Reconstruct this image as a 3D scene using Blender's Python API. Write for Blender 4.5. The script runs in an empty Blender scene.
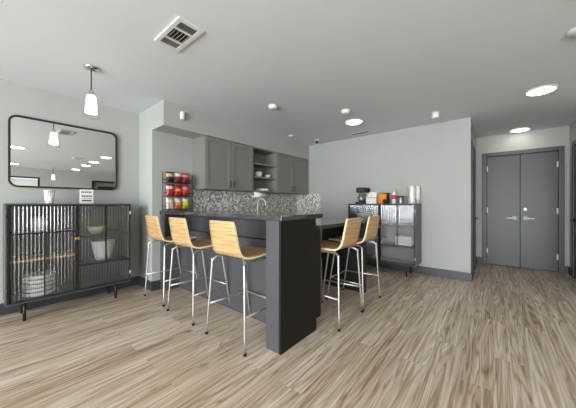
import bpy, bmesh, math, random
from mathutils import Vector, Matrix
random.seed(7)
PI = math.pi
scene = bpy.context.scene
COL = scene.collection

# ------------------------------------------------------------------ camera, sky, daylight, exposure
cam_d = bpy.data.cameras.new('camera')
cam_d.sensor_width = 36.0
cam_d.lens = 36.0 * 250.68 / 576.0
cam_d.clip_start = 0.02
cam = bpy.data.objects.new('camera', cam_d)
COL.objects.link(cam)
cam.location = (0, 0, 1.15)
cam.rotation_euler = (PI / 2, 0, math.radians(39.29 - 90))
scene.camera = cam

world = bpy.data.worlds.new('world')
scene.world = world
world.use_nodes = True
bg = world.node_tree.nodes['Background']
bg.inputs[0].default_value = (0.80, 0.90, 1.0, 1)
bg.inputs[1].default_value = 2.2

def area(name, loc, rot, sx, sy, power, col):
    d = bpy.data.lights.new(name, 'AREA')
    d.shape = 'RECTANGLE'; d.size = sx; d.size_y = sy; d.energy = power; d.color = col
    o = bpy.data.objects.new(name, d); COL.objects.link(o)
    o.location = loc; o.rotation_euler = rot
    return o
DAY = (0.95, 0.98, 1.0)
UP = math.radians(14)      # window lamps tilted up to brighten the ceiling, standing in for ground bounce
area('daylight_side_one', (-4.76, 0.9, 1.32), (0, -PI / 2 - UP, 0), 2.1, 3.3, 385, DAY)
area('daylight_side_two', (-4.76, -2.9, 1.32), (0, -PI / 2 - UP, 0), 2.1, 2.0, 190, DAY)

vs = scene.view_settings
vs.view_transform = 'Standard'
vs.look = 'None'
vs.exposure = 0.39
vs.gamma = 1.0
vs.use_curve_mapping = False

# ------------------------------------------------------------------ materials
def lin(c):
    c = c / 255.0
    return c / 12.92 if c <= 0.04045 else ((c + 0.055) / 1.055) ** 2.4
def rgb(r, g, b):
    return (lin(r), lin(g), lin(b), 1)

class NT:
    def __init__(s, name):
        s.m = bpy.data.materials.new(name); s.m.use_nodes = True
        s.t = s.m.node_tree; s.n = s.t.nodes; s.n.clear()
        s.out = s.n.new('ShaderNodeOutputMaterial')
    def add(s, typ, **kw):
        n = s.n.new(typ)
        for k, v in kw.items():
            if k.startswith('i_'):
                key = k[2:].replace('_', ' ')
                n.inputs[key].default_value = v
            else:
                setattr(n, k, v)
        return n
    def link(s, a, b): s.t.links.new(a, b)
    def math(s, op, a, b=None):
        n = s.n.new('ShaderNodeMath'); n.operation = op
        for i, v in enumerate((a, b)):
            if v is None: continue
            if isinstance(v, (int, float)): n.inputs[i].default_value = v
            else: s.link(v, n.inputs[i])
        return n.outputs[0]
    def ramp(s, fac, stops, interp='LINEAR'):
        n = s.n.new('ShaderNodeValToRGB'); n.color_ramp.interpolation = interp
        e = n.color_ramp.elements
        while len(e) < len(stops): e.new(0.5)
        for el, (p, c) in zip(e, stops): el.position = p; el.color = c
        s.link(fac, n.inputs[0]); return n.outputs[0]
    def coords(s, scale=(1, 1, 1), loc=(0, 0, 0)):
        tc = s.n.new('ShaderNodeTexCoord'); mp = s.n.new('ShaderNodeMapping')
        mp.inputs['Scale'].default_value = scale; mp.inputs['Location'].default_value = loc
        s.link(tc.outputs['Object'], mp.inputs['Vector']); return mp.outputs[0]

def mat(name, col, rough=0.5, metal=0.0, var=0.06, nscale=8.0, bump=0.0, bscale=200.0, spec=0.5):
    """principled surface whose colour wanders a little with noise"""
    t = NT(name)
    p = t.add('ShaderNodeBsdfPrincipled')
    p.inputs['Roughness'].default_value = rough; p.inputs['Metallic'].default_value = metal
    p.inputs['Specular IOR Level'].default_value = spec
    v = t.coords()
    nz = t.add('ShaderNodeTexNoise'); nz.inputs['Scale'].default_value = nscale
    t.link(v, nz.inputs['Vector'])
    lo = tuple(c * (1 - var) for c in col[:3]) + (1,)
    hi = tuple(min(1, c * (1 + var)) for c in col[:3]) + (1,)
    t.link(t.ramp(nz.outputs['Fac'], [(0.3, lo), (0.7, hi)]), p.inputs['Base Color'])
    if bump:
        b2 = t.add('ShaderNodeTexNoise'); b2.inputs['Scale'].default_value = bscale
        t.link(v, b2.inputs['Vector'])
        bp = t.add('ShaderNodeBump'); bp.inputs['Strength'].default_value = bump; bp.inputs['Distance'].default_value = 0.002
        t.link(b2.outputs['Fac'], bp.inputs['Height']); t.link(bp.outputs[0], p.inputs['Normal'])
    t.link(p.outputs[0], t.out.inputs[0])
    return t.m

def emit(name, col, strength):
    t = NT(name); e = t.add('ShaderNodeEmission')
    e.inputs[0].default_value = col; e.inputs[1].default_value = strength
    t.link(e.outputs[0], t.out.inputs[0]); return t.m

M = {}
M['wall'] = mat('wall_paint', rgb(167, 169, 165), 0.75, var=0.015, nscale=3, bump=0.15, bscale=260)
M['ceiling'] = mat('ceiling_paint', rgb(214, 218, 221), 0.85, var=0.012, nscale=2, bump=0.2, bscale=180)
M['base'] = mat('baseboard_paint', rgb(52, 56, 58), 0.4, var=0.04)
M['door'] = mat('door_paint', rgb(62, 65, 67), 0.42, var=0.04, nscale=3)
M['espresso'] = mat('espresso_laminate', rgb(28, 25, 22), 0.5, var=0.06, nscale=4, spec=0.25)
M['bar'] = mat('bar_paint', rgb(75, 76, 79), 0.38, var=0.03, nscale=4)
M['cabinet'] = mat('cabinet_paint', rgb(124, 124, 117), 0.45, var=0.03, nscale=3)
M['black'] = mat('black_metal', rgb(38, 38, 39), 0.4, 0.3, var=0.08)
M['blackm'] = mat('black_matte', rgb(26, 26, 27), 0.55, var=0.08)
M['gunmetal'] = mat('gunmetal', rgb(84, 86, 85), 0.42, 0.2, var=0.06)
M['pull'] = mat('pull_metal', rgb(45, 44, 42), 0.35, 0.7)
M['brass'] = mat('brass', rgb(196, 160, 98), 0.3, 0.9)
M['chrome'] = mat('chrome', rgb(215, 215, 212), 0.14, 1.0, var=0.03)
M['nickel'] = mat('satin_nickel', rgb(226, 222, 212), 0.35, 0.3, var=0.03)
M['tube'] = mat('stool_tube', rgb(206, 203, 197), 0.3, 0.85, var=0.03)
M['white'] = mat('white_ceramic', rgb(232, 231, 226), 0.3, var=0.02)
M['offwhite'] = mat('offwhite_plastic', rgb(226, 224, 217), 0.45, var=0.02)
M['whitepaint'] = mat('white_enamel', rgb(214, 214, 210), 0.5, var=0.02)
M['paper'] = mat('white_paper', rgb(236, 234, 230), 0.9, var=0.03, bump=0.3)
M['ink'] = mat('black_ink', rgb(40, 40, 42), 0.7)
M['tan'] = mat('tan_shelf_wood', rgb(205, 165, 120), 0.5, var=0.12, nscale=20)
M['green'] = mat('pale_green_glaze', rgb(168, 190, 140), 0.4, var=0.25, nscale=40)
M['vent'] = mat('vent_slat', rgb(188, 188, 184), 0.5)
M['dark'] = mat('duct_dark', rgb(22, 22, 22), 0.9)
M['steel'] = mat('brushed_steel', rgb(150, 148, 146), 0.35, 0.8, var=0.1, nscale=30)
M['rubber'] = mat('rubber', rgb(24, 24, 24), 0.8)
M['trimgray'] = mat('charcoal_trim', rgb(58, 60, 62), 0.45, var=0.04)
M['bulb'] = emit('lamp_glow', (1.0, 0.86, 0.70, 1), 4.5)
M['disc'] = emit('led_disc', (1.0, 0.92, 0.76, 1), 10.0)
for nm, c in dict(bag_red=(188, 40, 34), bag_maroon=(132, 36, 42), bag_orange=(222, 120, 36), bag_lime=(176, 190, 44),
                  bag_tan=(198, 160, 120), bag_silver=(214, 210, 204), bag_pink=(224, 120, 110), bag_gold=(206, 160, 60)).items():
    M[nm] = mat(nm, rgb(*c), 0.32, var=0.12, nscale=40)
M['red'] = mat('red_label', rgb(190, 50, 48), 0.5)
M['orange'] = mat('orange_pack', rgb(238, 140, 30), 0.4, var=0.2, nscale=60)

def m_stone():
    t = NT('dark_quartz'); p = t.add('ShaderNodeBsdfPrincipled'); p.inputs['Roughness'].default_value = 0.07
    v = t.coords(); n1 = t.add('ShaderNodeTexNoise'); n1.inputs['Scale'].default_value = 90; n1.inputs['Detail'].default_value = 4
    t.link(v, n1.inputs['Vector'])
    t.link(t.ramp(n1.outputs['Fac'], [(0.35, rgb(46, 46, 49)), (0.6, rgb(70, 70, 73)), (0.75, rgb(110, 109, 108))]), p.inputs['Base Color'])
    t.link(p.outputs[0], t.out.inputs[0]); return t.m
M['stone'] = m_stone()

def m_floor():
    t = NT('vinyl_plank'); p = t.add('ShaderNodeBsdfPrincipled')
    v = t.coords()
    br = t.add('ShaderNodeTexBrick'); br.offset = 0.37; br.offset_frequency = 2
    br.inputs['Color1'].default_value = (0, 0, 0, 1); br.inputs['Color2'].default_value = (1, 1, 1, 1); br.inputs['Mortar'].default_value = (0.5, 0.5, 0.5, 1)
    br.inputs['Scale'].default_value = 1.0; br.inputs['Mortar Size'].default_value = 0.0011; br.inputs['Mortar Smooth'].default_value = 0.3
    br.inputs['Brick Width'].default_value = 1.22; br.inputs['Row Height'].default_value = 0.18
    t.link(v, br.inputs['Vector'])
    rnd = t.add('ShaderNodeSeparateColor'); t.link(br.outputs['Color'], rnd.inputs[0]); r = rnd.outputs[0]
    w = t.math('MULTIPLY', r, 3.0)
    def grain(scale, nscale, detail, dist):
        mp = t.add('ShaderNodeMapping'); mp.inputs['Scale'].default_value = scale; t.link(v, mp.inputs['Vector'])
        nz = t.add('ShaderNodeTexNoise'); nz.noise_dimensions = '4D'; nz.inputs['Scale'].default_value = nscale
        nz.inputs['Detail'].default_value = detail; nz.inputs['Distortion'].default_value = dist
        t.link(mp.outputs[0], nz.inputs['Vector']); t.link(w, nz.inputs['W']); return nz.outputs['Fac']
    g1 = grain((0.42, 6.0, 1), 1.5, 2, 0.9)         # broad figure, drawn as contour lines
    rings = t.math('ABSOLUTE', t.math('SINE', t.math('MULTIPLY', g1, 30.0)))
    g2 = grain((0.5, 24.0, 1), 2.0, 5, 0.9)
    g3 = grain((3.0, 120.0, 1), 2.0, 3, 0.0)
    g4 = grain((0.5, 7.0, 1), 1.3, 3, 0.8)
    a = t.math('ADD', t.math('MULTIPLY', rings, 0.17), t.math('MULTIPLY', g2, 0.50))
    a = t.math('ADD', a, t.math('MULTIPLY', g3, 0.22))
    a = t.math('ADD', a, t.math('MULTIPLY', g4, 0.36))
    a = t.math('ADD', a, t.math('MULTIPLY', t.math('SUBTRACT', r, 0.5), 0.06))
    c = t.ramp(a, [(0.38, rgb(112, 86, 63)), (0.53, rgb(159, 138, 116)), (0.65, rgb(188, 171, 151)), (0.80, rgb(217, 204, 188)), (0.93, rgb(226, 215, 200))])
    mx = t.add('ShaderNodeMix', data_type='RGBA'); t.link(t.math('MULTIPLY', br.outputs['Fac'], 0.28), mx.inputs[0]); t.link(c, mx.inputs[6]); mx.inputs[7].default_value = rgb(84, 70, 58)
    t.link(mx.outputs[2], p.inputs['Base Color'])
    t.link(t.ramp(a, [(0.4, (0.36, 0.36, 0.36, 1)), (0.9, (0.27, 0.27, 0.27, 1))]), p.inputs['Roughness'])
    bp = t.add('ShaderNodeBump'); bp.inputs['Strength'].default_value = 0.25; bp.inputs['Distance'].default_value = 0.001
    t.link(a, bp.inputs['Height']); t.link(bp.outputs[0], p.inputs['Normal'])
    t.link(p.outputs[0], t.out.inputs[0]); return t.m
M['floor'] = m_floor()

def m_veneer():
    t = NT('bentwood_veneer'); p = t.add('ShaderNodeBsdfPrincipled'); p.inputs['Roughness'].default_value = 0.36
    v = t.coords((120, 2.2, 120)); n1 = t.add('ShaderNodeTexNoise'); n1.inputs['Scale'].default_value = 1.0; n1.inputs['Detail'].default_value = 4; n1.inputs['Distortion'].default_value = 0.3
    t.link(v, n1.inputs['Vector'])
    t.link(t.ramp(n1.outputs['Fac'], [(0.28, rgb(150, 110, 66)), (0.45, rgb(190, 151, 100)), (0.6, rgb(211, 177, 130)), (0.75, rgb(226, 202, 160))]), p.inputs['Base Color'])
    t.link(p.outputs[0], t.out.inputs[0]); return t.m
M['veneer'] = m_veneer()
M['plyedge'] = mat('ply_edge', rgb(232, 212, 172), 0.5, var=0.06, nscale=60)

def m_mosaic():
    t = NT('mosaic_tile'); p = t.add('ShaderNodeBsdfPrincipled'); p.inputs['Roughness'].default_value = 0.25
    v = t.coords()
    vo = t.add('ShaderNodeTexVoronoi'); vo.distance = 'CHEBYCHEV'; vo.inputs['Scale'].default_value = 38; vo.inputs['Randomness'].default_value = 0.75
    t.link(v, vo.inputs['Vector'])
    sp = t.add('ShaderNodeSeparateColor'); t.link(vo.outputs['Color'], sp.inputs[0])
    c = t.ramp(sp.outputs[0], [(0.0, rgb(132, 124, 116)), (0.2, rgb(190, 183, 175)), (0.42, rgb(220, 216, 209)), (0.66, rgb(160, 152, 143)), (0.8, rgb(242, 240, 236))], 'CONSTANT')
    ve = t.add('ShaderNodeTexVoronoi'); ve.feature = 'DISTANCE_TO_EDGE'; ve.inputs['Scale'].default_value = 38; ve.inputs['Randomness'].default_value = 0.75
    t.link(v, ve.inputs['Vector'])
    k = t.math('LESS_THAN', ve.outputs['Distance'], 0.05)
    mx = t.add('ShaderNodeMix', data_type='RGBA'); t.link(k, mx.inputs[0]); t.link(c, mx.inputs[6]); mx.inputs[7].default_value = rgb(206, 203, 197)
    t.link(mx.outputs[2], p.inputs['Base Color']); t.link(p.outputs[0], t.out.inputs[0]); return t.m
M['mosaic'] = m_mosaic()

def m_glass(name, tint, refl, rough, ribs=False):
    t = NT(name)
    tr = t.add('ShaderNodeBsdfTransparent'); tr.inputs[0].default_value = tint
    gl = t.add('ShaderNodeBsdfGlossy'); gl.inputs[0].default_value = (0.9, 0.92, 0.94, 1); gl.inputs['Roughness'].default_value = rough
    fr = t.add('ShaderNodeLayerWeight'); fr.inputs[0].default_value = 0.5
    k = t.math('MINIMUM', t.math('ADD', t.math('MULTIPLY', t.math('POWER', fr.outputs['Facing'], 4.0), 0.9), 0.04 + refl), 1.0)
    if ribs:        # tint darkened on steep rib flanks to imitate light bent aside
        tc = t.add('ShaderNodeTexCoord'); sp = t.add('ShaderNodeSeparateXYZ'); t.link(tc.outputs['Normal'], sp.inputs[0])
        t.link(t.ramp(t.math('ABSOLUTE', sp.outputs[0]), [(0.1, tint), (0.42, tuple(c * .62 for c in tint[:3]) + (1,))]), tr.inputs[0])
    mx = t.add('ShaderNodeMixShader'); t.link(k, mx.inputs[0]); t.link(tr.outputs[0], mx.inputs[1]); t.link(gl.outputs[0], mx.inputs[2])
    t.link(mx.outputs[0], t.out.inputs[0]); return t.m
M['glass'] = m_glass('clear_glass', (0.96, 0.97, 0.97, 1), 0.0, 0.0)
M['reeded'] = m_glass('reeded_glass', (0.92, 0.94, 0.95, 1), 0.09, 0.13, True)
def m_mirror():
    t = NT('mirror_silver'); g = t.add('ShaderNodeBsdfGlossy'); g.inputs[0].default_value = (0.86, 0.87, 0.87, 1); g.inputs['Roughness'].default_value = 0.0
    t.link(g.outputs[0], t.out.inputs[0]); return t.m
M['mirror'] = m_mirror()
def m_dots():
    t = NT('dotted_white'); p = t.add('ShaderNodeBsdfPrincipled'); p.inputs['Roughness'].default_value = 0.4
    v = t.coords(); vo = t.add('ShaderNodeTexVoronoi'); vo.inputs['Scale'].default_value = 62; vo.inputs['Randomness'].default_value = 0.25
    t.link(v, vo.inputs['Vector'])
    t.link(t.ramp(vo.outputs['Distance'], [(0.30, rgb(96, 90, 84)), (0.38, rgb(234, 232, 228))]), p.inputs['Base Color'])
    t.link(p.outputs[0], t.out.inputs[0]); return t.m
M['dots'] = m_dots()

# ------------------------------------------------------------------ mesh helpers
def box(bm, x0, x1, y0, y1, z0, z1, mi=0):
    vs_ = [bm.verts.new((x, y, z)) for x in (x0, x1) for y in (y0, y1) for z in (z0, z1)]
    q = [(0, 1, 3, 2), (4, 6, 7, 5), (0, 4, 5, 1), (2, 3, 7, 6), (0, 2, 6, 4), (1, 5, 7, 3)]
    for f in q:
        fc = bm.faces.new([vs_[i] for i in f]); fc.material_index = mi
    return bm
def B(*a): return box(bmesh.new(), *a)

def smooth_path(pts, n=6):
    P = [Vector(p) for p in pts]; out = []
    for i in range(len(P) - 1):
        p0 = P[max(i - 1, 0)]; p1 = P[i]; p2 = P[i + 1]; p3 = P[min(i + 2, len(P) - 1)]
        for k in range(n):
            t = k / n
            out.append(0.5 * ((2 * p1) + (p2 - p0) * t + (2 * p0 - 5 * p1 + 4 * p2 - p3) * t * t + (3 * p1 - p0 - 3 * p2 + p3) * t ** 3))
    out.append(P[-1]); return out

def tube(bm, pts, r, n=10, mi=0, closed=False):
    P = [Vector(p) for p in pts]; rings = []
    up = None
    N = len(P)
    for i, p in enumerate(P):
        if closed: d = (P[(i + 1) % N] - P[i - 1]).normalized()
        else: d = (P[min(i + 1, N - 1)] - P[max(i - 1, 0)]).normalized()
        if up is None:
            a = Vector((0, 0, 1)) if abs(d.z) < 0.9 else Vector((1, 0, 0))
            up = (a - d * a.dot(d)).normalized()
        else:
            up = (up - d * up.dot(d)).normalized()
        s = d.cross(up)
        rr = r[i] if isinstance(r, (list, tuple)) else r
        rings.append([bm.verts.new(p + (up * math.cos(2 * PI * k / n) + s * math.sin(2 * PI * k / n)) * rr) for k in range(n)])
    for i in range(N if closed else N - 1):
        a, b = rings[i], rings[(i + 1) % N]
        for k in range(n):
            f = bm.faces.new((a[k], a[(k + 1) % n], b[(k + 1) % n], b[k])); f.smooth = True; f.material_index = mi
    if not closed:
        for R_ in (rings[0][::-1], rings[-1]):
            f = bm.faces.new(R_); f.material_index = mi
    return bm

def lathe(bm, prof, n=24, c=(0, 0, 0), axis='z', mi=0, cap=True):
    """prof = [(r, h)] swept about an axis through c"""
    rings = []
    for r, h in prof:
        ring = []
        for k in range(n):
            a = 2 * PI * k / n; u, w = r * math.cos(a), r * math.sin(a)
            v = {'z': (u, w, h), 'x': (h, u, w), 'y': (w, h, u)}[axis]
            ring.append(bm.verts.new((c[0] + v[0], c[1] + v[1], c[2] + v[2])))
        rings.append(ring)
    for i in range(len(rings) - 1):
        a, b = rings[i], rings[i + 1]
        for k in range(n):
            f = bm.faces.new((a[k], a[(k + 1) % n], b[(k + 1) % n], b[k])); f.smooth = True; f.material_index = mi
    if cap:
        for R_, fl in ((rings[0], True), (rings[-1], False)):
            f = bm.faces.new(R_[::-1] if fl else R_); f.material_index = mi
    return bm

def prism(bm, poly, z0, z1, mi=0):
    lo = [bm.verts.new((x, y, z0)) for x, y in poly]; hi = [bm.verts.new((x, y, z1)) for x, y in poly]
    n = len(poly)
    bm.faces.new(lo[::-1]).material_index = mi; bm.faces.new(hi).material_index = mi
    for k in range(n):
        bm.faces.new((lo[k], lo[(k + 1) % n], hi[(k + 1) % n], hi[k])).material_index = mi
    return bm

def obj(name, bm, m, parent=None, loc=None, bevel=0.0, rot=None):
    me = bpy.data.meshes.new(name)
    bmesh.ops.recalc_face_normals(bm, faces=bm.faces)
    bm.to_mesh(me); bm.free()
    for k in (m if isinstance(m, (list, tuple)) else [m]): me.materials.append(k)
    o = bpy.data.objects.new(name, me); COL.objects.link(o)
    if parent: o.parent = parent
    if loc: o.location = loc
    if rot: o.rotation_euler = rot
    if bevel:
        b = o.modifiers.new('bevel', 'BEVEL'); b.width = bevel; b.segments = 2; b.limit_method = 'ANGLE'
    return o
def tag(o, label, cat, group=None, kind=None):
    o['label'] = label; o['category'] = cat
    if group: o['group'] = group
    if kind: o['kind'] = kind
    return o
def thing(name, label, cat, loc=(0, 0, 0), rz=0.0, group=None):
    o = bpy.data.objects.new(name, None); COL.objects.link(o)
    o.empty_display_size = 0.1
    o.location = loc; o.rotation_euler = (0, 0, rz)
    return tag(o, label, cat, group)
def struct(name, bm, m, parent=None, bevel=0.0, label=None, cat=None):
    o = obj(name, bm, m, parent, bevel=bevel)
    if not parent:
        o['kind'] = 'structure'
        if label: o['label'] = label
        if cat: o['category'] = cat
    return o
def copy_tree(o, parent=None):
    c = o.copy(); COL.objects.link(c)
    if parent: c.parent = parent
    for ch in list(o.children): copy_tree(ch, c)
    return c

# ------------------------------------------------------------------ the room
YM, YS, YK, XR, XC, XD, ZC = 3.925, 3.159, 3.491, 4.597, 1.428, 6.122, 2.44
YH0, YH1 = -0.972, 0.258         # hallway sides
XW, YB, XE = -4.6, -5.1, 4.85    # window side, back, right of the living area

struct('floor', B(XW - .2, 6.4, YB - .25, 4.2, -0.1, 0.0), M['floor'], label='wood plank vinyl floor running through the whole room', cat='floor')
struct('ceiling', B(XW - .2, 6.4, YB - .25, 4.2, ZC, ZC + 0.1), M['ceiling'], label='smooth pale grey ceiling', cat='ceiling')
W = M['wall']
struct('wall_mirror', B(XW, XC, YM, YM + .12, 0, ZC), W, label='pale grey wall behind the mirror and glass cabinet', cat='wall')
struct('wall_kitchen', B(XC, XR, YK, YM + .12, 0, ZC), W, label='kitchenette wall behind the upper cabinets', cat='wall')
struct('wall_right', B(XR, XD, YH1, YM + .12, 0, ZC), W, label='pale grey wall behind the coffee cabinet', cat='wall')
struct('wall_hall_right', B(XE, XD, YB, YH0, 0, ZC), W, label='hallway wall at the right edge', cat='wall')
bm = B(XD, XD + .12, YB, -0.846, 0, ZC); box(bm, XD, XD + .12, 0.094, YM, 0, ZC); box(bm, XD, XD + .12, -0.846, 0.094, 2.052, ZC)
struct('wall_hall_end', bm, W, label='hallway end wall around the double door', cat='wall')
# window side (behind the camera to the left), two openings
bm = B(XW - .12, XW, YB, -3.95, 0, ZC); box(bm, XW - .12, XW, -1.85, -0.8, 0, ZC); box(bm, XW - .12, XW, 2.6, YM + .12, 0, ZC)
for a, b in ((-3.95, -1.85), (-0.8, 2.6)):
    box(bm, XW - .12, XW, a, b, 0, 0.2); box(bm, XW - .12, XW, a, b, 2.35, ZC)
struct('wall_window', bm, W, label='wall with the two large side windows', cat='wall')
# back wall (seen in the mirror): wide window opening and a doorway opening
bm = B(XW, .58, YB - .12, YB, 0, ZC); box(bm, 1.36, 2.90, YB - .12, YB, 0, ZC); box(bm, 3.85, XE + .5, YB - .12, YB, 0, ZC)
box(bm, .58, 1.36, YB - .12, YB, 2.13, ZC); box(bm, .58, 1.36, YB - .12, YB, 0, 0.15); box(bm, 2.90, 3.85, YB - .12, YB, 2.13, ZC)
struct('wall_back', bm, W, label='grey back wall reflected in the mirror', cat='wall')
struct('soffit', B(XC, XR, YS, YK, 2.131, ZC), W, label='boxed soffit above the upper cabinets', cat='soffit')

def baseboard(name, *b):
    struct(name, B(*b), M['base'], bevel=0.003)
BH = 0.125
baseboard('baseboard_mirror', XW, XC - .014, YM - .014, YM, 0, BH)
baseboard('baseboard_return', XC - .014, XC, YK - .014, YM - .014, 0, BH)
baseboard('baseboard_kitchen', XC, 1.53, YK - .014, YK, 0, BH)
baseboard('baseboard_right', XR - .014, XR, YH1 - .014, 2.85, 0, BH)
baseboard('baseboard_hall_left', XR, 4.70, YH1 - .014, YH1, 0, BH)
baseboard('baseboard_hall_corner', 5.62, XD - .014, YH1 - .014, YH1, 0, BH)
baseboard('baseboard_hall_end', XD - .014, XD, 0.166, YH1 - .014, 0, BH)
baseboard('baseboard_hall_nook', XD - .014, XD, YH0 + .014, -0.918, 0, BH)
baseboard('baseboard_hall_right', 5.86, XD, YH0, YH0 + .014, 0, BH)
baseboard('baseboard_back', 1.42, 2.84, YB, YB + .014, 0, BH)

# double door at the end of the hallway
door = thing('door_1', 'charcoal double door at the end of the hallway', 'door', (XD, -0.376, 0)); door['kind'] = 'structure'
bm = B(-.016, 0.12, 0.470, 0.542, 0, 2.118); box(bm, -.016, 0.12, -0.542, -0.470, 0, 2.118); box(bm, -.016, 0.12, -0.470, 0.470, 2.048, 2.118); box(bm, .054, .12, -.470, .470, 0, 2.048)
obj('door_frame', bm, M['door'], door, bevel=0.004)
for s in (1, -1):
    a, b = (0.003, 0.468) if s > 0 else (-0.468, -0.003)
    lf = obj('door_leaf', B(0.012, 0.052, a, b, 0.008, 2.044), M['door'], door, bevel=0.003)
    yk = s * 0.075
    bm = lathe(bmesh.new(), [(0.040, 0.0), (0.040, -0.008), (0.030, -0.016), (0.012, -0.020), (0.010, -0.05)], 24, (0.012, yk, 0.895), 'x')
    tube(bm, smooth_path([(-0.036, yk, 0.895), (-0.040, yk + s * .03, 0.895), (-0.040, yk + s * .075, 0.893), (-0.038, yk + s * .115, 0.888)], 4), [0.012] * 4 + [0.010] * 5 + [0.008] * 4, 8)
    obj('door_handle', bm, M['nickel'], lf)
    for hz in (0.26, 1.03, 1.82):
        bm = B(-0.006, 0.011, s * 0.466 - .012, s * 0.466 + .012, hz - .05, hz + .05)
        tube(bm, [(-0.008, s * 0.466, hz - .05), (-0.008, s * 0.466, hz + .05)], 0.008, 8)
        obj('hinge', bm, M['nickel'], lf)
    if s < 0:
        obj('deadbolt', lathe(bmesh.new(), [(0.030, 0.0), (0.029, -0.012), (0.018, -0.02)], 20, (0.012, yk + .01, 1.055), 'x'), M['nickel'], lf)

def side_door(name, label, x0, x1, yw, s):
    """door in a hallway side wall: yw the wall face, s the direction out of the wall"""
    t = thing(name, label, 'door', ((x0 + x1) / 2, yw, 0)); t['kind'] = 'structure'
    h = (x1 - x0) / 2
    def yb(a, b): return (min(s * a, s * b), max(s * a, s * b))
    bm = bmesh.new()
    for a, b in ((-h, -h + .07), (h - .07, h)): box(bm, a, b, *yb(0, .018), 0, 2.118)
    box(bm, -h + .07, h - .07, *yb(0, .018), 2.048, 2.118)
    obj('door_frame', bm, M['door'], t, bevel=0.003)
    lf = obj('door_leaf', B(-h + .073, h - .073, *yb(0.0, .008), 0.008, 2.044), M['door'], t)
    bm = lathe(bmesh.new(), [(0.028, 0), (0.028, s * .01), (0.011, s * .02), (0.011, s * .05)], 16, (h - .14, s * .008, 0.9), 'y')
    tube(bm, [(h - .14, s * .05, 0.9), (h - .24, s * .05, 0.9)], 0.009, 8)
    obj('door_handle', bm, M['pull'], lf)
side_door('door_2', 'charcoal door in the left side of the hallway', 4.70, 5.62, YH1, -1)
side_door('door_3', 'charcoal door in the right side of the hallway', 4.92, 5.86, YH0, 1)

# windows
def window(name, label, c, w, h, rz, blind=0.0):
    t = thing(name, label, 'window', c, rz); t['kind'] = 'structure'
    bm = bmesh.new(); f = 0.055
    box(bm, -w / 2, -w / 2 + f, 0, .1, 0, h); box(bm, w / 2 - f, w / 2, 0, .1, 0, h)
    box(bm, -w / 2 + f, w / 2 - f, 0, .1, h - f, h); box(bm, -w / 2 + f, w / 2 - f, 0, .1, 0, f)
    if not blind: box(bm, -f / 2, f / 2, 0.02, .08, f, h - f)
    obj('window_frame', bm, M['blackm'], t)
    for a, b in ([(-w / 2 + f, w / 2 - f)] if blind else [(-w / 2 + f, -f / 2), (f / 2, w / 2 - f)]):
        obj('pane', B(a, b, .048, .052, f, h - f), M['glass'], t)
        if blind:
            bm = bmesh.new(); z = h - f - .02
            while z > h - f - blind:
                v4 = [bm.verts.new(q) for q in ((a + .01, .060, z), (b - .01, .060, z), (b - .01, .085, z - .052), (a + .01, .085, z - .052))]
                bm.faces.new(v4); z -= .045
            obj('blind', bm, M['offwhite'], t)
window('window_1', 'large black framed side window nearest the mirror wall', (XW - .02, 0.9, 0.2), 3.4, 2.15, PI / 2)
window('window_2', 'large black framed side window nearest the back wall', (XW - .02, -2.9, 0.2), 2.1, 2.15, PI / 2)
window('window_3', 'black framed back window with white blind seen in the mirror', (0.97, YB - .10, 0.15), .78, 1.98, 0, 1.8)
t = thing('door_4', 'black framed doorway seen in the right of the mirror', 'door', (3.375, YB, 0)); t['kind'] = 'structure'
bm = B(-.475, -.40, -.12, .02, 0, 2.13); box(bm, .40, .475, -.12, .02, 0, 2.13); box(bm, -.40, .40, -.12, .02, 2.055, 2.13)
obj('door_frame', bm, M['blackm'], t)
lf = obj('door_leaf', B(-.40, .40, -.10, -.06, 0.01, 2.055), M['cabinet'], t)
obj('door_panel', B(-.25, .40, -.06, -.05, 0.3, 1.9), M['blackm'], lf)

# mosaic splashback, base shell
struct('trim_1', B(2.0, XR - .008, YK - .008, YK, .945, 1.365), M['mosaic'], label='mosaic tile splashback under the upper cabinets', cat='splashback')
struct('trim_2', B(XR - .008, XR, 2.862, YK, .945, 1.365), M['mosaic'], label='mosaic tile side splash at the end of the counter', cat='splashback')

# ------------------------------------------------------------------ kitchenette: bar, counters, cabinets
bar = thing('bar_counter', 'tall charcoal bar base with end column and knee panel', 'bar counter', (1.44, 1.25, 0))
obj('end_column', B(0.0, .40, 0.02, .155, 0, 1.02), M['bar'], bar, bevel=0.002)
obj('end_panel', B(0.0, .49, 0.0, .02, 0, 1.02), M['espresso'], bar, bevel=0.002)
bm = B(.29, .33, .155, 2.10, 0, .80); box(bm, .33, .42, .155, 2.10, 0, .799); box(bm, .355, .42, .155, 2.10, .80, 1.02)
obj('knee_panel', bm, M['bar'], bar)
obj('far_column', B(.09, .42, 2.10, 2.235, 0, 1.02), M['bar'], bar, bevel=0.002)
tag(obj('stone_worktop', prism(bmesh.new(), [(1.435, 1.24), (2.035, 1.24), (2.035, 3.485), (1.52, 3.485)], 1.02, 1.06), M['stone'], bevel=0.004),
    'raised dark stone bar top along the front stools', 'countertop')

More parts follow.
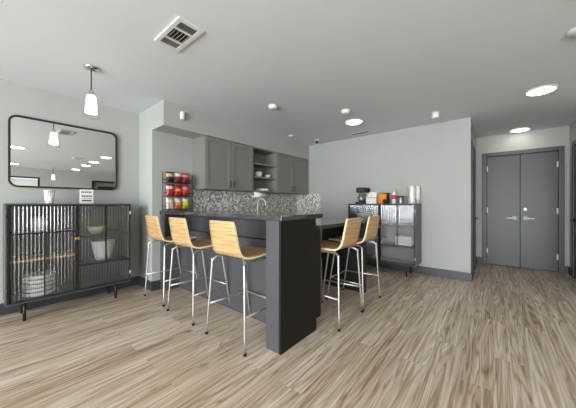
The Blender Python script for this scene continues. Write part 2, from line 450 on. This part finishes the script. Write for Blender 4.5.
def base_cabinet(name, label, x0, x1, y0, y1, face, doors):
    """face: '+x' or '-y' is the side with the doors"""
    t = thing(name, label, 'cabinet', (x0, y0, 0)); w, d = x1 - x0, y1 - y0
    if face == '+x':
        bm = B(0, w - .02, 0, d, .10, .905); box(bm, 0, w - .09, 0, d, 0, .10)
    else:
        bm = B(0, w, .02, d, .10, .905); box(bm, 0, w, .09, d, 0, .10)
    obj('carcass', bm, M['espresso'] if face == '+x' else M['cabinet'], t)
    L = (d if face == '+x' else w) / doors
    for k in range(doors):
        a, b = k * L + .004, (k + 1) * L - .004
        if face == '+x':
            dr = obj('door', B(w - .02, w, a, b, .11, .895), M['bar'], t, bevel=.002)
            obj('handle', tube(bmesh.new(), [(w + .001, b - .04, .70), (w + .025, b - .04, .70), (w + .025, b - .04, .84), (w + .001, b - .04, .84)], .005, 6), M['pull'], dr)
        else:
            dr = obj('door', B(a, b, 0, .02, .11, .895), M['cabinet'], t, bevel=.002)
            obj('handle', tube(bmesh.new(), [(b - .04, -.001, .70), (b - .04, -.025, .70), (b - .04, -.025, .84), (b - .04, -.001, .84)], .005, 6), M['pull'], dr)
    return t
base_cabinet('base_cabinet', 'low base cabinet on the inner side of the bar', 1.935, 2.035, 1.255, 2.84, '+x', 3)
base_cabinet('base_cabinet', 'low grey base cabinet along the splashback wall', 2.05, XR - .002, 2.87, YK - .001, '-y', 4)

lc = [(2.04, 1.27), (3.20, 1.27), (3.20, 1.93), (2.04, 1.93)]
tag(obj('low_counter', prism(bmesh.new(), lc, .907, .945), M['stone'], bevel=.003), 'lower dark counter in front of the two right stools', 'countertop')
tag(obj('kitchen_counter', prism(bmesh.new(), [(2.04, 2.845), (XR - .010, 2.845), (XR - .010, YK - .010), (2.04, YK - .010)], .907, .945), M['stone'], bevel=.003),
    'dark stone counter against the mosaic splashback', 'countertop')
tag(obj('counter_end_panel', B(3.125, 3.175, 1.28, 1.92, 0, .905), M['blackm'], bevel=.002), 'dark upright panel carrying the end of the lower counter', 'panel')

def shaker(x0, x1, z0, z1, y):
    bm = bmesh.new(); r = .058
    box(bm, x0, x0 + r, y, y + .02, z0, z1); box(bm, x1 - r, x1, y, y + .02, z0, z1)
    box(bm, x0 + r, x1 - r, y, y + .02, z1 - r, z1); box(bm, x0 + r, x1 - r, y, y + .02, z0, z0 + r)
    box(bm, x0 + r, x1 - r, y + .010, y + .018, z0 + r, z1 - r)
    return bm
def upper_cabinet(label, x0, x1, xm):
    t = thing('upper_cabinet', label, 'cabinet', (x0, YS, 1.365))
    w, m = x1 - x0, xm - x0
    obj('carcass', B(0, w, .024, .330, 0, .763), M['cabinet'], t, bevel=.002)
    for a, b, hx in ((.004, m - .003, m - .035), (m + .003, w - .004, m + .035)):
        d = obj('door', shaker(a, b, .004, .757, .002), M['cabinet'], t, bevel=.0015)
        obj('handle', tube(bmesh.new(), [(hx, .003, .045), (hx, -.026, .05), (hx, -.026, .135), (hx, .003, .14)], .006, 8), M['pull'], d)
upper_cabinet('grey two door wall cabinet left of the open shelves', 2.004, 2.915, 2.475)
upper_cabinet('grey two door wall cabinet right of the open shelves', 3.55, 4.585, 4.03)
sh = thing('open_shelf_unit', 'grey open shelf unit between the two wall cabinets', 'shelf', (2.917, YS, 1.365))
bm = B(0, .02, .006, .33, 0, .763); box(bm, .611, .631, .006, .33, 0, .763); box(bm, .02, .611, .31, .33, 0, .763); box(bm, .02, .611, .006, .31, .745, .763)
obj('carcass', bm, M['cabinet'], sh)
for z in (0.0, .245, .478): obj('shelf', B(.02, .611, .012, .31, z, z + .022), M['cabinet'], sh)

def bowl(name, label, c, r, h, m, group=None, cat='bowl'):
    pr = [(r * .45, 0), (r * .55, 0), (r * .85, h * .5), (r, h), (r * .96, h), (r * .80, h * .5), (r * .5, h * .1), (r * .02, h * .09)]
    o = obj(name, lathe(bmesh.new(), pr, 24), m, loc=c); return tag(o, label, cat, group)
for i in range(3):
    bowl('bowl', 'white bowl in the small stack at left of the middle open shelf', (3.20, 3.32, 1.632 + i * .022), .075, .055, M['white'], 'bowls on the middle open shelf')
bowl('bowl', 'single small white bowl at right of the middle open shelf', (3.43, 3.30, 1.632), .055, .065, M['white'])
for i in range(4):
    o = obj('plate', lathe(bmesh.new(), [(.07, 0), (.10, .004), (.13, .014), (.126, .016), (.07, .006), (.002, .006)], 28), M['white'], loc=(3.32, 3.32, 1.388 + i * .009))
    tag(o, 'white plate in the stack on the lowest open shelf', 'plate', 'plates on the lowest open shelf')

# paper towel under the cabinets
pt = thing('paper_towel_holder', 'white paper towel roll on a holder under the open shelves', 'paper towel', (2.99, 3.25, 1.315))
bm = lathe(bmesh.new(), [(.022, 0), (.05, 0), (.05, .27), (.022, .27)], 28, (0.03, 0, 0), 'x', cap=False)
obj('paper_roll', bm, M['paper'], pt)
bm = tube(bmesh.new(), [(-.01, 0, 0), (.325, 0, 0)], .008, 8)
for x in (-.006, .318): box(bm, x - .004, x + .004, -.012, .012, -.012, .049)
box(bm, -.01, .322, -.02, .02, .044, .050)
obj('bracket', bm, M['chrome'], pt)
fa = thing('faucet', 'chrome gooseneck faucet standing at the splashback', 'faucet', (3.235, 3.37, .945))
obj('base', lathe(bmesh.new(), [(.028, 0), (.028, .012), (.018, .03), (.018, .07)], 16), M['chrome'], fa)
obj('spout', tube(bmesh.new(), smooth_path([(0, 0, .06), (0, 0, .2), (0, -.02, .265), (0, -.085, .30), (0, -.16, .285), (0, -.20, .23), (0, -.205, .18)], 5), .012, 10), M['nickel'], fa)
obj('lever', tube(bmesh.new(), [(.016, 0, .05), (.05, 0, .06), (.075, 0, .095)], .007, 8), M['chrome'], fa)

# ------------------------------------------------------------------ stools
def shell(prof, widths, th, name, parent):
    """bent ply sheet: prof list of (x, z) along the sheet, widths the half width at each point"""
    P = [Vector((a, 0, b)) for a, b in prof]; n = len(P); bm = bmesh.new(); K = 8; top = []; bot = []
    for i, p in enumerate(P):
        d = (P[min(i + 1, n - 1)] - P[max(i - 1, 0)]).normalized(); nr = Vector((-d.z, 0, d.x))
        if nr.z < 0 and abs(d.x) > abs(d.z): nr = -nr
        top.append([]); bot.append([])
        for k in range(K + 1):
            y = widths[i] * (2 * k / K - 1)
            top[-1].append(bm.verts.new(p + nr * th / 2 + Vector((0, y, 0)))); bot[-1].append(bm.verts.new(p - nr * th / 2 + Vector((0, y, 0))))
    for i in range(n - 1):
        for k in range(K):
            for g in (top, bot):
                f = bm.faces.new((g[i][k], g[i][k + 1], g[i + 1][k + 1], g[i + 1][k])); f.smooth = True
        for k in (0, K):
            bm.faces.new((top[i][k], top[i + 1][k], bot[i + 1][k], bot[i][k])).material_index = 1
    for i in (0, n - 1):
        for k in range(K):
            bm.faces.new((top[i][k], top[i][k + 1], bot[i][k + 1], bot[i][k])).material_index = 1
    return obj(name, bm, [M['veneer'], M['plyedge']], parent)

def make_stool():
    t = thing('bar_stool', 'x', 'bar stool')
    ctrl = [(.225, .716), (.20, .728), (.10, .722), (-.06, .712), (-.155, .714), (-.205, .742), (-.229, .80), (-.249, .90), (-.270, 1.012)]
    path = [(p.x, p.z) for p in smooth_path([(a, 0, b) for a, b in ctrl], 5)]
    N = len(path); split = 21
    wd = []
    for i, (a, b) in enumerate(path):
        s = i / (N - 1)
        w = .190 + .012 * math.sin(PI * min(1, s / .5)) if s < .5 else .190 - .024 * (s - .5) / .5
        if i < 3: w -= (.030, .012, .003)[i]
        if i > N - 4: w -= (.001, .004, .011)[i - N + 3]
        wd.append(w)
    shell(path[:split], wd[:split], .014, 'seat', t)
    shell(path[split - 1:], wd[split - 1:], .014, 'backrest', t)
    obj('seat_bracket', B(-.10, .10, -.185, .185, .696, .704), M['tube'], t)
    r = .0095
    def at(sx, sy, z):      # a point on a leg at height z
        k = z / .655
        return (-.239 + .031 * k if sx < 0 else .235 - .110 * k, sy * (.255 - .043 * k if sx < 0 else .212 - .020 * k), z)
    for sy in (-1, 1):
        for sx in (-1, 1):
            pts = smooth_path([at(sx, sy, .012), at(sx, sy, .62), at(sx, sy, .655), (-.17 if sx < 0 else .09, sy * .195, .684), (-.10 if sx < 0 else .03, sy * .19, .687), (-.035, sy * .188, .687)], 5)
            lg = obj('leg', tube(bmesh.new(), pts, r, 10), M['tube'], t)
            fc = obj('foot_cap', lathe(bmesh.new(), [(.013, 0), (.014, .012), (.012, .02)], 10, (*at(sx, sy, 0)[:2], 0)), M['rubber'], lg)
    pts = [at(-1, 1, .272), at(1, 1, .272), at(1, -1, .272), at(-1, -1, .272)]
    bm = bmesh.new()
    for a, b in zip(pts[:-1], pts[1:]): tube(bm, [a, b], .0085, 8)
    obj('footrest', bm, M['tube'], t)
    return t
stool = make_stool()
spots = [(1.50, 1.708, 0, 'wooden bar stool nearest the bar end column, back to the windows'),
         (1.51, 2.458, 0, 'middle wooden bar stool of the three in front of the raised bar'),
         (1.535, 3.12, 0, 'wooden bar stool nearest the wall corner and snack rack'),
         (2.305, 1.318, PI / 2, 'wooden bar stool at the lower counter beside the bar end'),
         (2.845, 1.318, PI / 2, 'wooden bar stool at the lower counter nearest the coffee cabinet')]
for i, (x, y, rz, lab) in enumerate(spots):
    o = stool if i == 0 else copy_tree(stool)
    o.location = (x, y, 0); o.rotation_euler = (0, 0, rz)
    tag(o, lab, 'bar stool', 'bar stools around the bar')

# ------------------------------------------------------------------ glass door cabinets
def reeded_pane(x0, x1, z0, z1, y):
    bm = bmesh.new(); P = .028; A = .0022; n = max(8, int((x1 - x0) / P * 8)); rows = []
    for k in range(n + 1):
        x = x0 + (x1 - x0) * k / n; yy = y + A * math.cos(2 * PI * (x - x0) / P)
        rows.append((bm.verts.new((x, yy, z0)), bm.verts.new((x, yy, z1)), bm.verts.new((x, y + .004, z0)), bm.verts.new((x, y + .004, z1))))
    for a, b in zip(rows[:-1], rows[1:]):
        f = bm.faces.new((a[0], b[0], b[1], a[1])); f.smooth = True
    return bm
def glass_cabinet(label, loc, rz, w, m, shelves):
    """front at y=0 facing -y, m the meeting line of the doors"""
    t = thing('glass_cabinet', label, 'cabinet', loc, rz); d, z0, z1 = .375, .185, 1.155; F = M['gunmetal']; th = .013
    bm = B(0, w, 0, d, z1 - th, z1); box(bm, 0, w, 0, d, z0, z0 + th); box(bm, 0, th, 0, d, z0 + th, z1 - th); box(bm, w - th, w, 0, d, z0 + th, z1 - th)
    box(bm, th, w - th, d - .008, d, z0 + th, z1 - th)
    obj('body', bm, F, t, bevel=.002)
    for sx in (.13, w - .15):
        for sy in (.05, d - .05):
            obj('leg', tube(bmesh.new(), [(sx, sy, 0), (sx, sy, z0)], .013, 10), M['black'], t)
    for x0, x1, z, mm in shelves: obj('shelf', B(x0, x1, .03, d - .01, z - .018, z), mm, t)
    a0, a1 = z0 + th + .002, z1 - th - .002; f = .012
    for side in (0, 1):
        x0, x1 = (th + .002, m - .002) if side == 0 else (m + .002, w - th - .002)
        bm = B(x0, x0 + f, -.006, .014, a0, a1); box(bm, x1 - f, x1, -.006, .014, a0, a1)
        box(bm, x0 + f, x1 - f, -.006, .014, a0, a0 + f); box(bm, x0 + f, x1 - f, -.006, .014, a1 - f, a1)
        xm = (x0 + x1) / 2 - (.0 if side == 0 else -.01); b = .006
        if side == 0:
            zz = .858; box(bm, x0 + f, x1 - f, -.006, .012, zz - b, zz + b); box(bm, xm - b, xm + b, -.006, .012, a0 + f, zz - b)
        else:
            zz = .470; box(bm, x0 + f, x1 - f, -.006, .012, zz - b, zz + b); box(bm, xm - b, xm + b, -.006, .012, zz + b, a1 - f)
        dr = obj('door', bm, M['black'], t)
        obj('reeded_glass', reeded_pane(x0 + f, x1 - f, a0 + f, a1 - f, .016), M['reeded'], dr)
        kx = x1 - .010 if side == 0 else x0 + .010
        bm = lathe(bmesh.new(), [(.006, 0), (.006, -.012), (.013, -.016), (.013, -.024), (.008, -.028)], 14, (kx, -.006, .775), 'y')
        box(bm, kx - .006, kx + .006, -.009, -.005, .755, .795)
        obj('knob', bm, M['brass'], dr)
        for hz in (.30, 1.04):
            hx = x0 - .004 if side == 0 else x1 + .004
            obj('hinge', tube(bmesh.new(), [(hx, -.008, hz - .02), (hx, -.008, hz + .02)], .006, 8), M['nickel'] if side else M['black'], dr)
    return t
CX, CY = .137, 3.52
glass_cabinet('dark metal reeded glass cabinet standing under the wall mirror', (CX, CY, 0), 0, 1.05, .523,
              [(.02, .523, .862, M['black']), (.02, .523, .600, M['tan']), (.527, 1.03, .790, M['black']), (.527, 1.03, .478, M['black'])])
glass_cabinet('dark metal reeded glass cabinet under the coffee maker', (4.205, 2.033, 0), -PI / 2, 1.122, .56,
              [(.02, .56, .862, M['black']), (.02, .56, .560, M['black']), (.564, 1.10, .80, M['black']), (.564, 1.10, .478, M['black'])])
# contents of the cabinet under the mirror
for i in range(5):
    o = obj('serving_bowl', lathe(bmesh.new(), [(.110, 0), (.126, .006), (.131, .041), (.127, .041), (.12, .012), (.002, .010)], 28), M['white'], loc=(.385, 3.71, .2035 + i * .043))
    tag(o, 'white bowl in the stack at the bottom left of the mirror cabinet', 'bowl', 'stacked bowls in the mirror cabinet')
o = obj('vase', lathe(bmesh.new(), [(.045, 0), (.06, .03), (.065, .09), (.05, .14), (.03, .155), (.024, .155), (.044, .13), (.002, .012)], 24), M['white'], loc=(.385, 3.71, .8625))
tag(o, 'rounded white pot on the top left shelf of the mirror cabinet', 'pot')
o = obj('bucket', lathe(bmesh.new(), [(.075, 0), (.09, .05), (.122, .225), (.128, .228), (.115, .222), (.08, .02), (.002, .014)], 28), M['white'], loc=(.945, 3.70, .4785))
tag(o, 'white bucket behind the right glass door of the mirror cabinet', 'bucket')
bowl('bowl', 'pale green bowl on the top right shelf of the mirror cabinet', (.885, 3.70, .7905), .10, .09, M['green'])
# contents of the coffee cabinet
bowl('bowl', 'wide cream bowl behind the left door of the coffee cabinet', (4.42, 1.82, .8625), .14, .12, M['offwhite'])
for i in range(3):
    o = obj('tray', B(-.12, .12, -.125, .125, 0, .045), M['white'], loc=(4.42, 1.12, .479 + i * .047), bevel=.012)
    tag(o, 'white lidded box in the stack behind the right door of the coffee cabinet', 'box', 'stacked boxes in the coffee cabinet')

# ------------------------------------------------------------------ on the mirror cabinet
o = obj('cup', lathe(bmesh.new(), [(.034, 0), (.036, .004), (.048, .145), (.045, .145), (.034, .01), (.002, .008)], 32), M['dots'], loc=(.465, 3.72, 1.155))
tag(o, 'tapered white cup with a dark dot pattern on the mirror cabinet', 'cup')
sg = thing('tabletop_sign', 'small white sign with dark lines on the mirror cabinet', 'sign', (.782, 3.70, 1.155))
obj('board', B(-.063, .063, -.008, .008, 0, .165), M['offwhite'], sg, bevel=.002)
bm = bmesh.new()
for x in (-.052, -.036, -.018, -.002, .016, .032):   # the small broken top line
    box(bm, x, x + .010, -.0095, -.0075, .125, .142); 
box(bm, -.05, .05, -.0095, -.0075, .082, .094); box(bm, -.046, .046, -.0095, -.0075, .062, .066); box(bm, -.044, .046, -.0095, -.0075, .028, .042)
obj('print', bm, M['ink'], sg)

# wall mirror
def rrect(w, h, r, n=8):
    pts = []
    for cx, cz, a0 in ((w / 2 - r, h / 2 - r, 0), (-w / 2 + r, h / 2 - r, PI / 2), (-w / 2 + r, -h / 2 + r, PI), (w / 2 - r, -h / 2 + r, 1.5 * PI)):
        for k in range(n + 1):
            a = a0 + PI / 2 * k / n; pts.append((cx + r * math.cos(a), cz + r * math.sin(a)))
    return pts
wm = thing('wall_mirror', 'wide rounded mirror in a thin black frame on the wall', 'mirror', (.663, YM - .002, 1.712))
mw, mh = .978, .765
bm = bmesh.new(); o_, i_ = rrect(mw, mh, .075), rrect(mw - .036, mh - .036, .057)
R4 = [[bm.verts.new((x, y, z)) for x, z in pts] for pts, y in ((o_, 0), (o_, -.03), (i_, -.03), (i_, 0))]
n = len(o_)
for a, b in ((0, 1), (1, 2), (2, 3), (3, 0)):
    for k in range(n): bm.faces.new((R4[a][k], R4[a][(k + 1) % n], R4[b][(k + 1) % n], R4[b][k]))
obj('frame', bm, M['blackm'], wm)
bm = bmesh.new(); pts = rrect(mw - .034, mh - .034, .058)
lo = [bm.verts.new((x, -.008, z)) for x, z in pts]; hi = [bm.verts.new((x, -.014, z)) for x, z in pts]
bm.faces.new(lo); bm.faces.new(hi)
for k in range(n): bm.faces.new((lo[k], lo[(k + 1) % n], hi[(k + 1) % n], hi[k]))
obj('mirror_glass', bm, M['mirror'], wm)

# ------------------------------------------------------------------ pendants, ceiling fittings
def make_pendant():
    t = thing('pendant_lamp', 'x', 'pendant lamp')
    obj('canopy', lathe(bmesh.new(), [(.062, 0), (.060, -.014), (.03, -.022), (.006, -.026)], 24), M['chrome'], t)
    obj('rod', tube(bmesh.new(), [(0, 0, -.02), (0, 0, -.22)], .005, 8), M['pull'], t)
    obj('socket', lathe(bmesh.new(), [(.012, -.215), (.020, -.225), (.022, -.262), (.030, -.268)], 16), M['chrome'], t)
    obj('glass_shade', lathe(bmesh.new(), [(.034, -.262), (.044, -.275), (.066, -.472), (.064, -.472), (.042, -.276)], 28, cap=False), M['glass'], t)
    obj('lamp_shade', lathe(bmesh.new(), [(.028, -.266), (.035, -.272), (.050, -.43), (.046, -.434), (.03, -.434)], 24), M['bulb'], t)
    return t
pend = make_pendant()
for i, (x, y, lab) in enumerate([(.655, 2.935, 'glass pendant lamp hanging in front of the wall mirror'), (1.60, -4.2, 'small far pendant lamp seen only in the mirror')]):
    o = pend if i == 0 else copy_tree(pend)
    o.location = (x, y, ZC); tag(o, lab, 'pendant lamp', 'glass pendant lamps')

def make_disc():
    t = thing('ceiling_light', 'x', 'ceiling light')
    obj('trim_ring', lathe(bmesh.new(), [(.138, 0), (.136, -.010), (.122, -.016), (.118, -.012)], 32), M['whitepaint'], t)
    obj('diffuser', lathe(bmesh.new(), [(.120, -.0125), (.10, -.022), (.06, -.028), (.004, -.030)], 32), M['disc'], t)
    return t
disc = make_disc()
for i, (x, y, lab) in enumerate([(4.01, -.42, 'lit round ceiling light nearest the viewer at the upper right'), (5.90, -.357, 'lit round ceiling light above the double door'),
                                 (3.687, 1.683, 'lit round ceiling light above the lower counter'), (.64, -3.95, 'round ceiling light in the mirror, lower at left edge'),
                                 (.514, -.48, 'round ceiling light in the mirror, upper at left edge'), (2.21, -4.12, 'round ceiling light in the mirror, farthest of the right row'),
                                 (2.20, -2.68, 'round ceiling light in the mirror, second farthest of the right row'), (2.18, -1.64, 'round ceiling light in the mirror, second nearest of the right row'),
                                 (2.18, -.45, 'round ceiling light in the mirror, nearest of the right row')]):
    o = disc if i == 0 else copy_tree(disc)
    o.location = (x, y, ZC); tag(o, lab, 'ceiling light', 'round ceiling lights')

def make_vent():
    t = thing('ceiling_vent', 'x', 'vent'); w, l, f = .19, .385, .028
    bm = bmesh.new()
    box(bm, -w / 2, -w / 2 + f, -l / 2, l / 2, -.012, 0); box(bm, w / 2 - f, w / 2, -l / 2, l / 2, -.012, 0)
    box(bm, -w / 2 + f, w / 2 - f, -l / 2, -l / 2 + f, -.012, 0); box(bm, -w / 2 + f, w / 2 - f, l / 2 - f, l / 2, -.012, 0)
    for y in (-.075, .075): box(bm, -w / 2 + f, w / 2 - f, y - .008, y + .008, -.012, 0)
    obj('frame', bm, M['whitepaint'], t)
    obj('duct', B(-w / 2 + f, w / 2 - f, -l / 2 + f, l / 2 - f, -.002, -.0005), M['dark'], t)
    bm = bmesh.new()
    def slat(a, b, c, d):
        v4 = [bm.verts.new(q) for q in (a, b, c, d)]; bm.faces.new(v4)
    for k in range(5):
        x = -.052 + k * .026
        slat((x, -.067, -.011), (x, .067, -.011), (x + .006, .067, -.002), (x + .006, -.067, -.002))
    for s in (-1, 1):
        for k in range(5):
            y = s * (.092 + k * .016)
            slat((-.067, y, -.011), (.067, y, -.011), (.067, y + .011, -.002), (-.067, y + .011, -.002))
    o = obj('slats', bm, M['vent'], t); sd = o.modifiers.new('thickness', 'SOLIDIFY'); sd.thickness = .0015
    return t
vent = make_vent()
for i, (x, y, lab) in enumerate([(.952, 1.86, 'white three way air vent in the ceiling, nearest the viewer'), (1.72, -1.29, 'dark air vent in the ceiling seen only in the mirror')]):
    o = vent if i == 0 else copy_tree(vent)
    o.location = (x, y, ZC); tag(o, lab, 'vent', 'ceiling air vents')
t = thing('slot_vent', 'narrow dark slot vent in the ceiling by the coffee wall', 'vent', (4.33, 1.86, ZC), math.radians(90))
obj('frame', B(-.17, .17, -.035, .035, -.008, 0), M['vent'], t); obj('slot', B(-.15, .15, -.018, .018, -.0095, -.0075), M['dark'], t)

def puck(name, label, cat, x, y, r, h, m=None):
    o = obj(name, lathe(bmesh.new(), [(r, 0), (r, -h * .55), (r * .8, -h), (.003, -h * 1.02)], 24), m or M['offwhite'], loc=(x, y, ZC)); return tag(o, label, cat)
puck('smoke_detector', 'white round smoke detector on the ceiling above the bar', 'smoke detector', 2.42, 2.235, .058, .042)
puck('smoke_detector', 'white round smoke detector next to the ceiling light above the counter', 'smoke detector', 3.18, 1.575, .062, .045)
puck('blank_cover', 'small flat white cap on the ceiling near the soffit', 'ceiling cap', 3.70, 2.955, .05, .018)
t = thing('sprinkler', 'white sprinkler head on the ceiling at the soffit corner', 'sprinkler', (4.28, 2.75, ZC))
obj('escutcheon', lathe(bmesh.new(), [(.05, 0), (.045, -.012), (.014, -.016)], 20), M['offwhite'], t)
obj('sprinkler_head', lathe(bmesh.new(), [(.022, -.016), (.022, -.05), (.03, -.054), (.03, -.06)], 16), M['pull'], t)
o = obj('ceiling_sensor', lathe(bmesh.new(), [(.05, 0), (.05, -.075), (.046, -.08), (.003, -.08)], 24), M['offwhite'], loc=(4.06, .63, ZC)); tag(o, 'white cylindrical sensor on the ceiling near the hallway corner', 'sensor')
puck('ceiling_speaker', 'grey round fitting cut by the right edge of the ceiling', 'ceiling fitting', 2.80, -.495, .07, .03, M['vent'])
o = obj('wall_sensor', lathe(bmesh.new(), [(.028, 0), (.028, .09), (.022, .10), (.003, .102)], 20), M['offwhite'], loc=(1.655, YS - .03, 2.25)); tag(o, 'small white sensor on the front of the soffit', 'sensor')

# ------------------------------------------------------------------ snack rack
rk = thing('snack_rack', 'black wire three tier snack rack on the far end of the bar', 'rack', (1.545, 3.27, 1.06))
RW, RD = .335, .19; TZ = (.018, .195, .375)
for x in (.004, RW - .004):
    for y in (.004, RD): obj('post', tube(bmesh.new(), [(x, y, 0), (x, y, .47 if y < .1 else .53)], .004, 8), M['black'], rk)
for z in TZ:
    bm = bmesh.new()
    for zz in (z, z + .045):
        tube(bm, [(0, 0, zz), (RW, 0, zz), (RW, RD, zz), (0, RD, zz)], .003, 6, closed=True)
    for k in range(1, 12): tube(bm, [(RW * k / 12, 0, z + .045), (RW * k / 12, 0, z), (RW * k / 12, RD, z)], .0018, 6)
    box(bm, 0.004, RW - .004, .004, RD - .004, z - .003, z - .001)
    obj('tier', bm, M['black'], rk)
def make_bag(w, h, d, mats, band):
    """pillow pack with crimped ends; a paler band across part of its height"""
    bm = bmesh.new(); NX, NZ = 8, 12; F = []; Bk = []
    for j in range(NZ + 1):
        v = j / NZ; F.append([]); Bk.append([])
        for i in range(NX + 1):
            u = i / NX; bul = (max(0, math.sin(PI * u)) ** .5) * (max(0, math.sin(PI * v)) ** .6)
            bul *= 1 + .12 * math.sin(9 * u + 5 * v)
            x = (u - .5) * w * (1 - .05 * math.sin(PI * v)); z = v * h
            F[-1].append(bm.verts.new((x, -bul * d / 2 - .001, z))); Bk[-1].append(bm.verts.new((x, bul * d / 2 + .001, z)))
    for j in range(NZ):
        mi = 1 if band[0] <= (j + .5) / NZ <= band[1] else 0
        for i in range(NX):
            for g in (F, Bk):
                f = bm.faces.new((g[j][i], g[j][i + 1], g[j + 1][i + 1], g[j + 1][i])); f.smooth = True; f.material_index = mi
        for i in (0, NX):
            bm.faces.new((F[j][i], F[j + 1][i], Bk[j + 1][i], Bk[j][i]))
    for j in (0, NZ):
        for i in range(NX): bm.faces.new((F[j][i], F[j][i + 1], Bk[j][i + 1], Bk[j][i]))
    return bm
rows = [[('bag_silver', 'bag_tan', (.3, .6), 'white and tan', 'left'), ('bag_orange', 'bag_silver', (.62, .9), 'orange', 'middle'), ('bag_lime', 'bag_silver', (.68, .9), 'lime green', 'right')],
        [('bag_red', 'bag_silver', (.55, .8), 'red and white', 'left'), ('bag_red', 'bag_gold', (.4, .6), 'red and gold', 'middle'), ('bag_red', 'bag_pink', (.6, .85), 'red and pink', 'right')],
        [('blackm', 'bag_tan', (.5, .8), 'black and tan', 'left'), ('bag_maroon', 'bag_silver', (.55, .9), 'maroon and white', 'middle'), ('bag_maroon', 'bag_pink', (.6, .85), 'maroon and pink', 'right')]]
tier_n = ('bottom', 'middle', 'top')
for j, row in enumerate(rows):
    for i, (a, b, band, cn, pos) in enumerate(row):
        for k in range(1):
            bm = make_bag(.110, .158 if j < 2 else .145, .07, None, band)
            o = obj('snack_bag', bm, [M[a], M[b]], loc=(1.545 + .058 + i * .110, 3.27 + .075, 1.06 + TZ[j] + .004), rot=(math.radians(-7), 0, 0))
            tag(o, '%s snack bag at the %s of the %s tier of the rack' % (cn, pos, tier_n[j]), 'snack bag', 'snack bags in the rack')

# ------------------------------------------------------------------ on the coffee cabinet (top z 1.155, x 4.2-4.58)
ZT = 1.155
cm = thing('coffee_maker', 'dark steel coffee maker at the left end of the coffee cabinet', 'coffee maker', (4.40, 1.838, ZT))
bm = B(-.14, .14, -.08, .08, 0, .035); obj('base', bm, M['blackm'], cm, bevel=.006)
obj('column', B(.02, .14, -.08, .08, .035, .26), M['steel'], cm, bevel=.006)
obj('brew_head', B(-.12, .14, -.08, .08, .20, .29), M['blackm'], cm, bevel=.012)
obj('carafe', lathe(bmesh.new(), [(.05, .037), (.065, .06), (.068, .11), (.05, .16), (.045, .175)], 20, (-.055, 0, 0)), M['steel'], cm)
bm = tube(bmesh.new(), [(-.12, -.03, .10), (-.155, -.05, .11), (-.155, -.05, .15), (-.11, -.03, .16)], .008, 8); obj('handle', bm, M['black'], cm)
bx = thing('condiment_box', 'pale packet organiser of sachets between coffee maker and orange pack', 'organiser', (4.40, 1.655, ZT))
bm = B(-.08, .08, -.09, .09, 0, .012); box(bm, -.08, -.07, -.09, .09, .012, .10); box(bm, .07, .08, -.09, .09, .012, .16); box(bm, -.07, .07, -.09, -.08, .012, .14); box(bm, -.07, .07, .08, .09, .012, .14)
obj('tray', bm, M['offwhite'], bx, bevel=.002)
for i in range(6):
    o = obj('sachet', make_bag(.05, .075, .014, None, (.4, .6)), [M['bag_silver'] if i % 2 else M['paper'], M['ink'] if i % 3 else M['red']], loc=(4.365 + (i // 3) * .05, 1.605 + (i % 3) * .05, ZT + .085 + (i // 3) * .05 + .0), rot=(0, 0, -PI / 2))
    o.location.z = ZT + .0135 + (i // 3) * .001
    o.scale = (1, 1, 2.2 + .35 * (i // 3))
    tag(o, ['white', 'silver'][i % 2] + ' sachet standing in the packet organiser, %s of the %s row' % (['right end', 'middle', 'left end'][i % 3], ['front', 'back'][i // 3]), 'sachet', 'sachets in the organiser')
o = obj('coffee_pack', make_bag(.15, .17, .07, None, (.0, .0)), [M['orange'], M['blackm']], loc=(4.38, 1.482, ZT + .06), rot=(0, 0, -PI / 2)); o.location.z = ZT + .0005
tag(o, 'orange bag standing upright on the coffee cabinet', 'bag')
o = obj('canister', lathe(bmesh.new(), [(.055, 0), (.058, .01), (.058, .18), (.05, .19), (.003, .19)], 24), M['blackm'], loc=(4.50, 1.46, ZT)); tag(o, 'black canister behind the orange bag', 'canister')
o = obj('cup', lathe(bmesh.new(), [(.036, 0), (.042, .075), (.039, .075), (.033, .008), (.002, .006)], 20), M['blackm'], loc=(4.30, 1.40, ZT)); tag(o, 'small black cup in front of the orange bag', 'cup')
sb = thing('syrup_bottle', 'white bottle with a red label on the coffee cabinet', 'bottle', (4.37, 1.285, ZT))
obj('bottle_body', lathe(bmesh.new(), [(.032, 0), (.034, .01), (.034, .15), (.015, .19), (.013, .205)], 20), M['offwhite'], sb)
obj('bottle_label', lathe(bmesh.new(), [(.0348, .075), (.0348, .145)], 20, cap=False), M['red'], sb)
obj('pump', tube(bmesh.new(), [(0, 0, .205), (0, 0, .245), (-.02, 0, .248), (-.035, 0, .24)], .006, 8), M['offwhite'], sb)
cn = thing('canister', 'small grey canister with a black lid on the coffee cabinet', 'canister', (4.36, 1.175, ZT))
obj('canister_body', lathe(bmesh.new(), [(.046, 0), (.048, .01), (.048, .10), (.046, .104)], 24), M['steel'], cn)
obj('lid', lathe(bmesh.new(), [(.054, .104), (.056, .108), (.056, .122), (.01, .126)], 24), M['blackm'], cn)
o = obj('cup_dispenser', lathe(bmesh.new(), [(.047, 0), (.050, .008), (.050, .28), (.047, .286), (.003, .288)], 28), M['nickel'], loc=(4.36, 1.005, ZT)); tag(o, 'tall shiny silver cylinder at the right end of the coffee cabinet', 'cup dispenser')
cs = []
for i in range(12):
    o = obj('paper_cup', lathe(bmesh.new(), [(.028, 0), (.041, .10), (.043, .104), (.040, .104), (.027, .006), (.002, .004)], 18), M['dots'] , loc=(4.50, .957, ZT + i * .0165))
    tag(o, 'mottled grey paper cup in the tall stack beside the silver cylinder', 'paper cup', 'stacked paper cups')
